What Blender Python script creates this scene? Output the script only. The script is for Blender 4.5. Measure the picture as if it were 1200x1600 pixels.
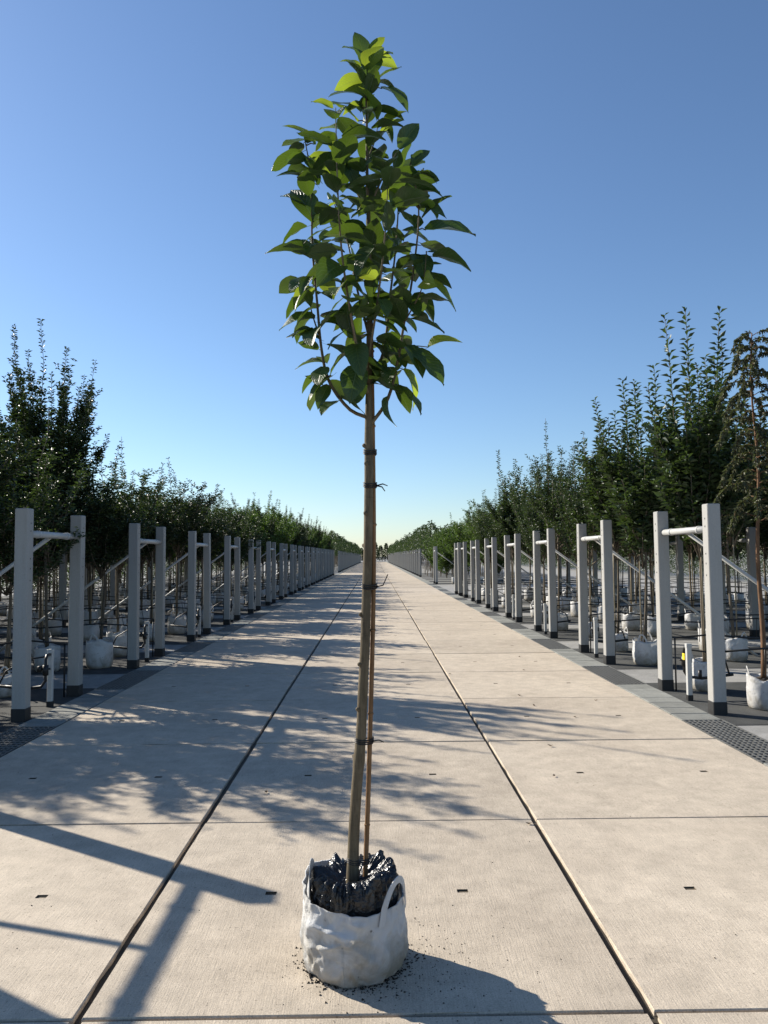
import bpy, math, random
import numpy as np
from mathutils import Vector, Matrix, noise

for o in list(bpy.data.objects): bpy.data.objects.remove(o)
S = bpy.context.scene
COL = S.collection
random.seed(7)
rad = math.radians

# ------------------------------------------------------------------ camera
LENS_PX, CAM = 1220.4, Vector((0.045, 0.0, 1.60))      # focal length for a 1200 px wide frame
YAW, PITCH, ROLL = 0.01245, 0.05588, 0.0075
fw = Vector((math.sin(YAW)*math.cos(PITCH), math.cos(YAW)*math.cos(PITCH), math.sin(PITCH)))
r0 = Vector((math.cos(YAW), -math.sin(YAW), 0)); u0 = r0.cross(fw)
rt = r0*math.cos(ROLL)-u0*math.sin(ROLL); up = u0*math.cos(ROLL)+r0*math.sin(ROLL)
cd = bpy.data.cameras.new('camera'); cam = bpy.data.objects.new('camera', cd); COL.objects.link(cam)
cd.sensor_fit = 'HORIZONTAL'; cd.sensor_width = 36; cd.lens = 36*LENS_PX/1200
cd.clip_start = 0.05; cd.clip_end = 3000
m = Matrix((rt, up, -fw)).transposed().to_4x4(); m.translation = CAM
cam.matrix_world = m
S.camera = cam

# ------------------------------------------------------------------ sky, sun, exposure
SUN = Vector((-1.44, 0.94, 1.0)).normalized()           # towards the sun: left and ahead, 30 degrees up
ELEV = math.asin(SUN.z); AZ = math.atan2(SUN.x, SUN.y)
w = bpy.data.worlds.new('World'); S.world = w; w.use_nodes = True
nt = w.node_tree; nt.nodes.clear()
sky = nt.nodes.new('ShaderNodeTexSky'); sky.sky_type = 'NISHITA'; sky.sun_disc = False
sky.sun_elevation = ELEV; sky.sun_rotation = AZ
sky.altitude = 20; sky.air_density = 1.0; sky.dust_density = 0.25; sky.ozone_density = 5.0
bg = nt.nodes.new('ShaderNodeBackground'); bg.inputs[1].default_value = 0.087
wo = nt.nodes.new('ShaderNodeOutputWorld')
nt.links.new(sky.outputs[0], bg.inputs[0]); nt.links.new(bg.outputs[0], wo.inputs[0])
sd = bpy.data.lights.new('sun', 'SUN'); sd.energy = 5.0; sd.angle = rad(0.53); sd.color = (1.0, 0.93, 0.82)
sun = bpy.data.objects.new('sun', sd); COL.objects.link(sun)
sun.rotation_euler = (-SUN).to_track_quat('-Z', 'Y').to_euler(); sun.location = (-20, 15, 20)
S.view_settings.view_transform = 'Standard'; S.view_settings.look = 'None'
S.view_settings.exposure = 0.76; S.view_settings.gamma = 1.0
S.view_settings.use_curve_mapping = False

# ------------------------------------------------------------------ helpers
def tag(o, label=None, cat=None, group=None, kind=None):
    if label: o['label'] = label
    if cat: o['category'] = cat
    if group: o['group'] = group
    if kind: o['kind'] = kind
    return o
def link(name, data, parent=None, loc=None):
    o = bpy.data.objects.new(name, data); COL.objects.link(o)
    if parent: o.parent = parent
    if loc is not None: o.location = loc
    return o
def empty(name, loc, rz=0):
    o = link(name, None, None, loc); o.rotation_euler = (0, 0, rz); o.empty_display_size = 0.1
    return o
class MB:
    def __init__(s): s.v = []; s.f = []; s.mi = []
    def add(s, vs, fs, mi=0):
        b = len(s.v); s.v += [tuple(p) for p in vs]
        for f in fs: s.f.append(tuple(b+i for i in f)); s.mi.append(mi)
        return s
    def box(s, x0, x1, y0, y1, z0, z1, mi=0, c=0.0):
        if c <= 0:
            vs = [(x, y, z) for z in (z0, z1) for x, y in ((x0, y0), (x1, y0), (x1, y1), (x0, y1))]
            return s.add(vs, [(3,2,1,0), (4,5,6,7), (0,1,5,4), (1,2,6,5), (2,3,7,6), (3,0,4,7)], mi)
        ring = lambda k, z: [(x0+k, y0, z), (x1-k, y0, z), (x1, y0+k, z), (x1, y1-k, z), (x1-k, y1, z), (x0+k, y1, z), (x0, y1-k, z), (x0, y0+k, z)]
        top = [(min(max(x, x0+c), x1-c), min(max(y, y0+c), y1-c), z1) for x, y, _ in ring(c*1.6, z1)]
        vs = ring(c, z0)+ring(c, z1-c)+top
        fs = [tuple(range(7, -1, -1)), tuple(range(16, 24))]
        for k in range(2):
            for i in range(8):
                j = (i+1) % 8; fs.append((k*8+i, k*8+j, k*8+8+j, k*8+8+i))
        return s.add(vs, fs, mi)
    def tube(s, pts, rs, n=8, mi=0, cap=True):
        pts = [Vector(p) for p in pts]
        if not hasattr(rs, '__len__'): rs = [rs]*len(pts)
        vs = []; fs = []; ref = None
        for i, p in enumerate(pts):
            t = (pts[min(i+1, len(pts)-1)]-pts[max(i-1, 0)]).normalized()
            if ref is None: ref = Vector((1, 0, 0)) if abs(t.x) < 0.8 else Vector((0, 1, 0))
            a = (ref-t*ref.dot(t)).normalized(); b = t.cross(a); ref = a
            for k in range(n):
                q = 2*math.pi*k/n; vs.append(p+(a*math.cos(q)+b*math.sin(q))*rs[i])
        for i in range(len(pts)-1):
            for k in range(n):
                j = (k+1) % n; fs.append((i*n+k, i*n+j, i*n+n+j, i*n+n+k))
        if cap: fs += [tuple(range(n-1, -1, -1)), tuple(range((len(pts)-1)*n, len(pts)*n))]
        return s.add(vs, fs, mi)
    def mesh(s, name, mats, smooth=False):
        me = bpy.data.meshes.new(name); me.from_pydata(s.v, [], s.f)
        for mt in (mats if isinstance(mats, (list, tuple)) else [mats]): me.materials.append(mt)
        me.polygons.foreach_set('material_index', s.mi)
        if smooth: me.polygons.foreach_set('use_smooth', [True]*len(s.f))
        me.update(); return me
    def build(s, name, mats, parent=None, smooth=False, loc=None):
        return link(name, s.mesh(name, mats, smooth), parent, loc)

# ------------------------------------------------------------------ materials
class G:
    def __init__(s, name):
        s.m = bpy.data.materials.new(name); s.m.use_nodes = True; s.t = s.m.node_tree; s.t.nodes.clear()
        s.out = s.t.nodes.new('ShaderNodeOutputMaterial')
    def n(s, typ, ins=None, **props):
        nd = s.t.nodes.new('ShaderNode'+typ)
        for k, v in props.items(): setattr(nd, k, v)
        for k, v in (ins or {}).items():
            if isinstance(v, bpy.types.NodeSocket): s.t.links.new(v, nd.inputs[k])
            else: nd.inputs[k].default_value = v
        return nd
    def noise(s, vec, scale, detail=4, rough=0.55, dist=0.0):
        return s.n('TexNoise', {'Vector': vec, 'Scale': scale, 'Detail': detail, 'Roughness': rough, 'Distortion': dist}).outputs[0]
    def pos(s): return s.n('NewGeometry').outputs['Position']
    def obj(s): return s.n('TexCoord').outputs['Object']
    def rnd(s): return s.n('ObjectInfo').outputs['Random']
    def scale(s, vec, sc): return s.n('VectorMath', {0: vec, 1: sc}, operation='MULTIPLY').outputs[0]
    def math(s, op, a, b=0.0, clamp=False): return s.n('Math', {0: a, 1: b}, operation=op, use_clamp=clamp).outputs[0]
    def mr(s, v, a, b, c, d): return s.n('MapRange', {0: v, 1: a, 2: b, 3: c, 4: d}).outputs[0]
    def mix(s, f, a, b, mode='MIX'):
        nd = s.n('Mix', None, data_type='RGBA', blend_type=mode)
        for i, v in ((0, f), (6, a), (7, b)):
            if isinstance(v, bpy.types.NodeSocket): s.t.links.new(v, nd.inputs[i])
            else: nd.inputs[i].default_value = v if i == 0 else (*v[:3], 1)
        return nd.outputs[2]
    def val(s, col, v):     # multiply a colour by a value socket
        c = s.n('CombineColor', {0: v, 1: v, 2: v}).outputs[0]
        return s.mix(1.0, col, c, 'MULTIPLY')
    def bump(s, h, dist, st=1.0): return s.n('Bump', {'Height': h, 'Distance': dist, 'Strength': st}).outputs[0]
    def pbr(s, col, rough=0.7, nrm=None, metal=0.0, spec=0.5):
        ins = {'Base Color': col if isinstance(col, bpy.types.NodeSocket) else (*col[:3], 1), 'Roughness': rough, 'Metallic': metal, 'Specular IOR Level': spec}
        if nrm is not None: ins['Normal'] = nrm
        return s.n('BsdfPrincipled', ins).outputs[0]
    def done(s, sh): s.t.links.new(sh, s.out.inputs[0]); return s.m

def m_concrete(name, c1, c2, tone=0.10, streak=True, stain=0.25):
    g = G(name); p = g.pos()
    big = g.noise(p, 0.9, 5, 0.6, 0.4); mid = g.noise(p, 7, 5, 0.65); fine = g.noise(p, 160, 3, 0.7); speck = g.noise(p, 420, 2, 0.6)
    col = g.mix(g.mr(big, 0.3, 0.7, 0, 1), c1, c2)
    col = g.val(col, g.mr(mid, 0.3, 0.7, 0.86, 1.10)); dirt = g.noise(p, 2.6, 7, 0.7, 0.8); col = g.val(col, g.mr(dirt, 0.35, 0.65, 1.05, 0.90))
    col = g.val(col, g.mr(fine, 0.3, 0.7, 0.76, 1.16)); pits = g.noise(p, 70, 2, 0.5); col = g.val(col, g.mr(pits, 0.62, 0.72, 1.0, 0.62))
    col = g.val(col, g.mr(g.rnd(), 0, 1, 1-tone, 1+tone*0.6))
    st = g.noise(g.scale(p, (2.2, 0.8, 1)), 1.5, 6, 0.7, 1.2)
    col = g.mix(g.mr(st, 0.58, 0.78, 0, stain), col, tuple(v*0.55 for v in c1))
    h = g.math('ADD', g.math('MULTIPLY', fine, 0.6), g.math('MULTIPLY', speck, 0.5))
    if streak:
        br = g.noise(g.scale(p, (150, 9, 1)), 1.0, 3, 0.6)
        h = g.math('ADD', h, g.math('MULTIPLY', br, 0.9)); col = g.val(col, g.mr(br, 0.3, 0.7, 0.90, 1.07))
    return g.done(g.pbr(col, 0.86, g.bump(h, 0.0022, 0.9), spec=0.3))
M = {}
M['slab'] = m_concrete('concrete_slab', (0.485, 0.41, 0.318), (0.56, 0.48, 0.375))
M['joint'] = m_concrete('joint_sand', (0.035, 0.03, 0.022), (0.11, 0.09, 0.065), 0, False)
M['slot'] = m_concrete('slot_grit', (0.075, 0.06, 0.042), (0.16, 0.13, 0.09), 0, False)
M['paver'] = m_concrete('paver_concrete', (0.22, 0.225, 0.205), (0.30, 0.30, 0.27), 0.18, False)
M['ground'] = m_concrete('yard_concrete', (0.27, 0.265, 0.25), (0.36, 0.35, 0.325), 0.0, False, 0.5)
M['strip'] = m_concrete('dark_bed_cloth', (0.05, 0.052, 0.05), (0.10, 0.10, 0.094), 0.15, False, 0.5)

def m_paint(name, c, rough=0.5, dirt=(0.25, 0.24, 0.21), amt=0.5, spec=0.4):
    g = G(name); p = g.obj()
    n1 = g.noise(g.scale(p, (9, 9, 1.3)), 1.6, 5, 0.65); n2 = g.noise(p, 60, 3)
    col = g.val(g.mix(g.mr(n1, 0.5, 0.8, 0, amt), c, dirt), g.mr(n2, 0.3, 0.7, 0.94, 1.05))
    col = g.val(col, g.mr(g.rnd(), 0, 1, 0.93, 1.05))
    return g.done(g.pbr(col, rough, g.bump(n2, 0.0006), spec=spec))
M['post'] = m_paint('pale_post', (0.33, 0.322, 0.30), 0.55)
M['foot'] = m_paint('black_foot', (0.018, 0.018, 0.018), 0.6, (0.05, 0.045, 0.04))
M['tube'] = m_paint('grey_white_tube', (0.46, 0.46, 0.44), 0.38, (0.3, 0.3, 0.28), 0.4)
M['black'] = m_paint('black_plastic', (0.012, 0.012, 0.013), 0.45, (0.04, 0.037, 0.03))
M['yellow'] = m_paint('yellow_tag', (0.75, 0.55, 0.02), 0.5, (0.5, 0.4, 0.05), 0.2)
g = G('galvanised_grate'); n1 = g.noise(g.pos(), 40, 3)
M['grate'] = g.done(g.pbr(g.val(g.mix(0.0, (0.20, 0.20, 0.19), (0, 0, 0)), g.mr(n1, 0.3, 0.7, 0.7, 1.2)), 0.5, metal=0.55))

def m_bag(name, muddy):
    g = G(name); p = g.obj()
    z = g.n('SeparateXYZ', {0: p}).outputs[2]
    n1 = g.noise(p, 9, 6, 0.65, 0.6); n2 = g.noise(p, 38, 4, 0.7)
    d = g.math('ADD', g.mr(z, 0.0, 0.21, 0.85, 0.05), g.mr(n1, 0.35, 0.75, -0.40, 0.55))
    col = g.mix(g.math('MULTIPLY', d, muddy, True), (0.66, 0.66, 0.65), (0.30, 0.27, 0.21))
    spots = g.n('TexVoronoi', {'Vector': p, 'Scale': 26.0}).outputs[0]
    keep = g.noise(p, 13, 2)
    sp = g.math('MULTIPLY', g.mr(spots, 0.10, 0.16, 1, 0), g.mr(keep, 0.55, 0.62, 0, 1))
    col = g.mix(g.math('MULTIPLY', sp, 0.85), col, (0.05, 0.04, 0.03))
    col = g.val(col, g.mr(g.rnd(), 0, 1, 0.85, 1.0))
    sx = g.n('TexWave', {'Vector': g.scale(p, (1, 1, 1)), 'Scale': 170.0, 'Distortion': 1.0}, wave_type='BANDS', bands_direction='Z').outputs[1]
    h = g.math('ADD', g.math('MULTIPLY', n2, 1.0), g.math('MULTIPLY', sx, 0.12))
    b = g.pbr(col, 0.5, g.bump(h, 0.006, 0.9), spec=0.45)
    tr = g.n('BsdfTranslucent', {0: (0.75, 0.73, 0.68, 1)}).outputs[0]
    return g.done(g.n('MixShader', {0: 0.12, 1: b, 2: tr}).outputs[0])
M['bag'] = m_bag('white_woven_bag', 1.1)
g = G('black_liner'); n1 = g.noise(g.obj(), 30, 4, 0.6, 0.8)
M['liner'] = g.done(g.pbr((0.008, 0.008, 0.009), 0.22, g.bump(n1, 0.014, 0.9), spec=0.6))
g = G('potting_soil'); n1 = g.noise(g.pos(), 90, 4)
M['soil'] = g.done(g.pbr(g.mix(n1, (0.012, 0.009, 0.006), (0.05, 0.037, 0.024)), 0.95, g.bump(n1, 0.01)))

def m_bark(name, a, b, sc=1.0):
    g = G(name); p = g.obj()
    n1 = g.noise(g.scale(p, (60, 60, 9)), sc, 5, 0.7, 0.5); n2 = g.noise(p, 5, 3)
    ring = g.noise(g.scale(p, (12, 12, 120)), 1, 2)
    col = g.val(g.mix(g.mr(n1, 0.3, 0.7, 0, 1), a, b), g.mr(n2, 0.3, 0.7, 0.8, 1.15))
    col = g.val(col, g.mr(ring, 0.6, 0.72, 1.0, 0.72))
    col = g.val(col, g.mr(g.rnd(), 0, 1, 0.75, 1.2))
    return g.done(g.pbr(col, 0.8, g.bump(n1, 0.004), spec=0.25))
M['bark'] = m_bark('grey_brown_bark', (0.10, 0.078, 0.048), (0.22, 0.175, 0.11))
M['stake'] = m_bark('bamboo_stake', (0.20, 0.105, 0.045), (0.34, 0.20, 0.10))
M['bark2'] = m_bark('nursery_bark', (0.075, 0.06, 0.042), (0.20, 0.165, 0.12))
M['bark3'] = m_bark('reddish_bark', (0.10, 0.055, 0.03), (0.25, 0.14, 0.075))
M['cane'] = m_bark('bleached_cane', (0.22, 0.18, 0.115), (0.38, 0.32, 0.22))

def m_leaf(name, dark, light, trans, tf=0.32, rough=0.42, island=True, veins=False, under=None):
    g = G(name)
    r = g.n('NewGeometry').outputs['Random Per Island'] if island else g.rnd()
    col = g.mix(r, dark, light); tcol = g.mix(r, trans, tuple(v*0.7 for v in trans))
    nrm = None
    if veins:
        uv = g.n('TexCoord').outputs['UV']; xyz = g.n('SeparateXYZ', {0: uv})
        ax = g.math('ABSOLUTE', g.math('SUBTRACT', xyz.outputs[0], 0.5))
        mid = g.mr(ax, 0.0, 0.035, 1, 0)
        ph = g.math('ADD', g.math('MULTIPLY', xyz.outputs[1], 62.0), g.math('MULTIPLY', ax, -42.0))
        side = g.mr(g.math('SINE', ph), 0.80, 1.0, 0, 0.55)
        v = g.math('MAXIMUM', mid, side)
        col = g.mix(g.math('MULTIPLY', v, 0.55), col, (0.13, 0.19, 0.055))
        tcol = g.mix(g.math('MULTIPLY', v, 0.5), tcol, (0.20, 0.26, 0.06))
        blot = g.noise(g.obj(), 2.2, 4, 0.6); edge = g.math('MULTIPLY', g.mr(ax, 0.36, 0.5, 0, 1), g.mr(blot, 0.52, 0.66, 0, 1))
        edge = g.math('MULTIPLY', edge, g.mr(g.rnd(), 0.6, 0.8, 0, 0.8))
        col = g.mix(edge, col, (0.22, 0.10, 0.025)); tcol = g.mix(edge, tcol, (0.40, 0.17, 0.03))
        nrm = g.bump(g.math('SUBTRACT', g.math('MULTIPLY', blot, 0.4), g.math('MULTIPLY', v, 0.5)), 0.01, 0.6)
    if under:
        col = g.mix(g.n('NewGeometry').outputs['Backfacing'], col, under)
    b = g.pbr(col, rough, nrm, spec=0.5)
    t = g.n('BsdfTranslucent', {0: tcol}).outputs[0]
    return g.done(g.n('MixShader', {0: tf, 1: b, 2: t}).outputs[0])
M['leaf'] = m_leaf('mature_leaf', (0.016, 0.042, 0.011), (0.034, 0.075, 0.018), (0.17, 0.29, 0.02), 0.20, 0.42, False, True, (0.034, 0.066, 0.022))
M['leaf_young_backlit'] = m_leaf('young_backlit_leaf', (0.06, 0.12, 0.02), (0.11, 0.17, 0.03), (0.42, 0.55, 0.04), 0.42, 0.42, False, True, (0.09, 0.14, 0.04))  # paler young leaf, with backlit brightness put into its colour as well
M['fol_dark'] = m_leaf('dark_foliage', (0.014, 0.028, 0.010), (0.038, 0.062, 0.020), (0.08, 0.13, 0.02), 0.14, 0.48)
M['fol_mid'] = m_leaf('mid_foliage', (0.022, 0.042, 0.016), (0.055, 0.088, 0.034), (0.11, 0.18, 0.03), 0.19, 0.48)
M['fol_fresh'] = m_leaf('fresh_foliage', (0.035, 0.075, 0.018), (0.075, 0.13, 0.03), (0.17, 0.29, 0.035), 0.28, 0.45)
M['fol_grey'] = m_leaf('feathery_foliage', (0.05, 0.062, 0.03), (0.11, 0.11, 0.055), (0.14, 0.17, 0.05), 0.22, 0.55)

# ------------------------------------------------------------------ ground, road, gutters
PER = 3.65                       # spacing of the frames along the road
tag(MB().add([(-900, -300, -.03), (900, -300, -.03), (900, 1500, -.03), (-900, 1500, -.03)], [(0, 1, 2, 3)]).build('ground', M['ground']), kind='structure')
road = tag(MB().add([(-3.0, -6, -.022), (3.0, -6, -.022), (3.0, 215, -.022), (-3.0, 215, -.022)], [(0, 1, 2, 3)]).build('road', M['joint']), kind='structure')

def slab_mesh(seed):
    rr = random.Random(seed); mb = MB(); hx, hy, c = 0.985, 0.9935, 0.005
    xs = [-hx+c, -0.482, -0.430, 0.430, 0.482, hx-c]; ys = [-hy+c, -0.018, 0.018, hy-c]
    for i in range(5):
        for j in range(3):
            x0, x1, y0, y1 = xs[i], xs[i+1], ys[j], ys[j+1]
            if j == 1 and i in (1, 3):
                z = -0.007
                mb.add([(x0, y0, 0), (x1, y0, 0), (x1, y1, 0), (x0, y1, 0), (x0, y0, z), (x1, y0, z), (x1, y1, z), (x0, y1, z)],
                       [(4, 5, 6, 7), (0, 1, 5, 4), (1, 2, 6, 5), (2, 3, 7, 6), (3, 0, 4, 7)], 1)
            else: mb.add([(x0, y0, 0), (x1, y0, 0), (x1, y1, 0), (x0, y1, 0)], [(0, 1, 2, 3)])
    # worn edge: many points round the rim, each a little chipped
    per = []
    n = 14
    for k in range(n): per.append((-1+2*k/n, -1))
    for k in range(n): per.append((1, -1+2*k/n))
    for k in range(n): per.append((1-2*k/n, 1))
    for k in range(n): per.append((-1, 1-2*k/n))
    top = []; mid = []; bot = []
    for a, b in per:
        j = rr.uniform(0, 0.003) if rr.random() < .85 else rr.uniform(.003, .009)
        top.append((a*(hx-c), b*(hy-c), 0)); mid.append((a*(hx-j), b*(hy-j), -0.005-j*.5)); bot.append((a*hx, b*hy, -0.14))
    N = len(per); vs = top+mid+bot; fs = []
    for k in range(N):
        q = (k+1) % N
        fs += [(k, N+k, N+q, q), (N+k, 2*N+k, 2*N+q, N+q)]
    fs = [f[::-1] for f in fs]
    mb.add(vs, fs)
    return mb.mesh('slab', [M['slab'], M['slot']])
slabs = [slab_mesh(i) for i in range(5)]
Y0 = 2.817
k = 0
for row in range(-2, 97):
    for cx in (-2, 0, 2):
        o = link('slab', slabs[(row*3+cx+11) % 5], road, (cx+random.uniform(-.004, .004), Y0+1+2*row, random.uniform(-.002, .002)))
        o.rotation_euler = (random.uniform(-.0008, .0008), random.uniform(-.0008, .0008), random.uniform(-.0015, .0015)+(math.pi if k % 2 else 0)); k += 1

GR0, GRL = 6.05, 1.55             # first grate, its length
gm = MB(); L2, W2 = GRL/2, 0.185
for i in range(9):
    x = -W2+2*W2*i/8; gm.box(x-.005, x+.005, -L2, L2, -.020, -.002)
for i in range(22):
    y = -L2+2*L2*i/21; gm.box(-W2+.0055, W2-.0055, max(y-.015, -L2), min(y+.015, L2), -.018, -.0035)
grate_me = gm.mesh('grate_bars', M['grate'])
fm = MB()
for sx in (-1, 1): fm.box(min(sx*.188, sx*.197), max(sx*.188, sx*.197), -L2-.008, L2+.008, -.022, 0.0)
for sy in (-1, 1): fm.box(-.186, .186, min(sy*(L2+.002), sy*(L2+.008)), max(sy*(L2+.002), sy*(L2+.008)), -.022, -.001)
grate_fr = fm.mesh('frame', M['grate'])
pav_me = MB().box(-.193, .193, -.146, .146, -.05, 0, c=.005).mesh('paver', M['paver'])
SIDE = {-1: 'on the shaded road side', 1: 'on the sunny road side'}
ORD = ['first', 'second', 'third', 'fourth', 'fifth', 'sixth', 'seventh', 'eighth', 'ninth', 'tenth']
def nth(k_): return ORD[k_] if 0 <= k_ < 10 else 'far'
for sd_ in (-1, 1):
    gut = tag(MB().box(sd_*3.2-.2, sd_*3.2+.2, -6, 215, -.08, -.026).build('gutter', M['joint']), kind='structure')
    for kk in range(-2, 11):
        ga = GR0+PER*kk
        t = empty('drain_grate', (sd_*3.2, ga+L2, -.003))
        tag(t, (f'dark drain grating, {nth(kk)} past the lone road tree, ' if 0 <= kk < 10 else 'dark drain grating in the gutter ')+SIDE[sd_], 'drain grate', 'drain gratings '+SIDE[sd_])
        link('grate_bars', grate_me, t); link('frame', grate_fr, t)
        tag(MB().box(sd_*3.2-.19, sd_*3.2+.19, ga, ga+GRL, -.03, -.0245).build('channel', M['black'], gut))
        y = ga+GRL+.012
        for i in range(7):
            o = link('paver', pav_me, gut, (sd_*3.2, y+.148, -.004+random.uniform(-.003, .002)))
            o.rotation_euler = (random.uniform(-.004, .004), random.uniform(-.004, .004), random.uniform(-.006, .006)); y += .2985
    y = GR0+PER*11
    tag(MB().box(sd_*3.2-.193, sd_*3.2+.193, y+.02, 215, -.05, -.004).build('paver_row', M['paver'], gut))
# dark bed strips the rows stand on
GZ = -.024
for sd_ in (-1, 1):
    for kk in range(-1, 18):
        if sd_ > 0 and 7 <= kk <= 9: continue
        y = 7.45+PER*kk; xa, xb = sorted((sd_*3.42, sd_*(16.0 if sd_ < 0 else 14.2)))
        tag(MB().add([(xa, y, GZ), (xb, y, GZ), (xb, y+2.45, GZ), (xa, y+2.45, GZ)], [(0, 1, 2, 3)]).build('bed_strip', M['strip']), kind='structure')

# ------------------------------------------------------------------ support frames
PW, PH = 0.135, 2.13
post_me = MB().box(-PW/2, PW/2, -PW/2, PW/2, .13, PH, c=.007)
for z in (1.98, 1.90, 1.62, 1.52, 1.40):
    post_me.add([(x, y, z+dz) for x, y, dz in ((-PW/2-.0015, -.008, -.008), (-PW/2-.0015, .008, -.008), (-PW/2-.0015, .008, .008), (-PW/2-.0015, -.008, .008))], [(3, 2, 1, 0)], 1)
post_me = post_me.mesh('post', [M['post'], M['black']])
foot_me = MB().box(-PW/2-.004, PW/2+.004, -PW/2-.004, PW/2+.004, 0, .132, c=.006).mesh('foot', M['foot'])
GAP = 1.41
tube_me = MB().tube([(0, PW/2-.01, 1.875), (0, GAP-PW/2+.01, 1.875)], .036, 12).tube([(0, .30, 1.875), (0, .34, 1.875)], .042, 12).tube([(0, 1.07, 1.875), (0, 1.11, 1.875)], .042, 12).mesh('top_tube', M['tube'], True)
brace_me = MB().tube([(0.02, GAP/2, 1.86), (2.55, GAP/2, 0.0)], .022, 10).mesh('brace', M['tube'], True)
bs = []
def frame(x, y, sd_, brace=True, full=True, label=None, group=None):
    t = empty('support_frame', (x, y, GZ), 0)
    for yy in (0, GAP):
        p = link('post', post_me, t, (0, yy, 0))
        if sd_ < 0: p.rotation_euler = (0, 0, math.pi)
        p.rotation_euler.x = random.uniform(-.004, .004); p.rotation_euler.y = random.uniform(-.006, .006)
        if full: link('foot', foot_me, p)
    link('top_tube', tube_me, t)
    if brace:
        b = link('brace', brace_me, t)
        if sd_ < 0: b.scale = (-1, 1, 1)
    tag(t, label, 'frame', group)
FL = {-1: 'pale two-post frame far along the row lining the shaded road side', 1: 'pale two-post frame far along the row lining the sunny road side'}
for sd_ in (-1, 1):
    for kk in range(-1, 53):
        y = 7.97+PER*kk
        if sd_ > 0 and (kk < 0 or kk in (7, 8, 9) or kk in (11, 12, 13)): continue
        if sd_ < 0 and kk in (17, 18): continue
        dy = (-.6 if kk == 10 else 0) if sd_ > 0 else 0
        frame(sd_*3.51, y+dy, sd_, kk < 17, True, f'pale braced frame, {nth(kk)} past the lone road tree, {SIDE[sd_]}' if 0 <= kk < 10 else FL[sd_], 'frames lining the road '+('under the trees' if sd_ < 0 else 'in the sun'))
# the lone pair on the cross path
frame(3.44, 31.2, 1, False, True, 'pale two-post frame without brace standing alone at the cross path', None)
for sd_ in (-1, 1):
    for kk in range(0, 7):
        frame(sd_*7.45, 7.97+PER*kk, sd_, False, True, f'pale braceless frame among trees behind {nth(kk)} roadside frame, {SIDE[sd_]}', 'inner frames '+SIDE[sd_])

# ------------------------------------------------------------------ irrigation
pipe_me = MB().box(-.026, .026, -.026, .026, .06, .60, c=.004).box(-.03, .03, -.03, .03, .585, .625, c=.004).mesh('pipe', M['tube'])
pfoot_me = MB().box(-.029, .029, -.029, .029, 0, .062).mesh('foot', M['foot'])
valve_me = MB().tube([(0, .02, .57), (0, .10, .57), (0, .13, .53), (0, .13, .30), (0.04, .14, .24), (.20, .14, .22), (.55, .13, .26)], .017, 8).tube([(0, .13, .47), (0, .13, .36)], .032, 8).tube([(-.05, .13, .43), (.06, .13, .43)], .012, 6).box(.04, .08, .10, .16, .40, .46).tube([(.18, .14, .22), (.18, .14, .31)], .022, 8).tube([(.03, .05, .55), (.25, .05, .52), (.45, .08, .40), (.50, .12, .27)], .010, 6).mesh('valve', M['black'], True)
tag_me = MB().box(-.004, .004, -.03, .03, .46, .53).mesh('tag', M['yellow'])
for sd_ in (-1, 1):
    for kk in range(0, 10):
        if sd_ > 0 and kk > 6: continue
        t = empty('irrigation_standpipe', (sd_*3.52, 8.70+PER*kk, GZ), 0 if sd_ > 0 else math.pi)
        tag(t, f'short grey standpipe with black valve inside the {nth(kk)} roadside frame, {SIDE[sd_]}', 'standpipe', 'standpipes '+SIDE[sd_])
        link('pipe', pipe_me, t); link('foot', pfoot_me, t); link('valve', valve_me, t)
        if sd_ > 0 and kk == 0:
            o = link('tag', tag_me, t, (-.031, .06, -.02)); t['label'] = 'short grey irrigation standpipe with a yellow tag beside its black valve'
            del t['group']
for sd_ in (-1, 1):
    for kk in range(0, 9 if sd_ < 0 else 7):
        for jj, yy in enumerate((8.10, 9.40)):
            rr = random.Random(kk*7+jj+sd_*50); xe = 13.0 if sd_ < 0 else 13.0
            pts = []
            n = 22
            for i in range(n+1):
                x = 3.6+(xe-3.6)*i/n
                pts.append((sd_*x, yy+PER*kk-.10+rr.uniform(-.012, .012), .60+.03*math.sin(i*1.7)+rr.uniform(-.01, .01)))
            mb = MB().tube(pts, .011, 6)
            for i in range(1, n, 2):      # droppers to the bags, last pegs to the ground
                p = Vector(pts[i]); mb.tube([p, p+Vector((.02, .05, -.18)), p+Vector((.03, .10, -.30))], .005, 4)
            for i in (0, n):
                p = Vector(pts[i]); mb.tube([p, (p.x, p.y, GZ)], .010, 5)
            tag(mb.build('drip_hose', M['black'], None, True), f'thin black drip hose, {nth(kk)} frame, {ORD[jj]} post, {SIDE[sd_]}', 'hose', 'drip hoses '+SIDE[sd_])

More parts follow.
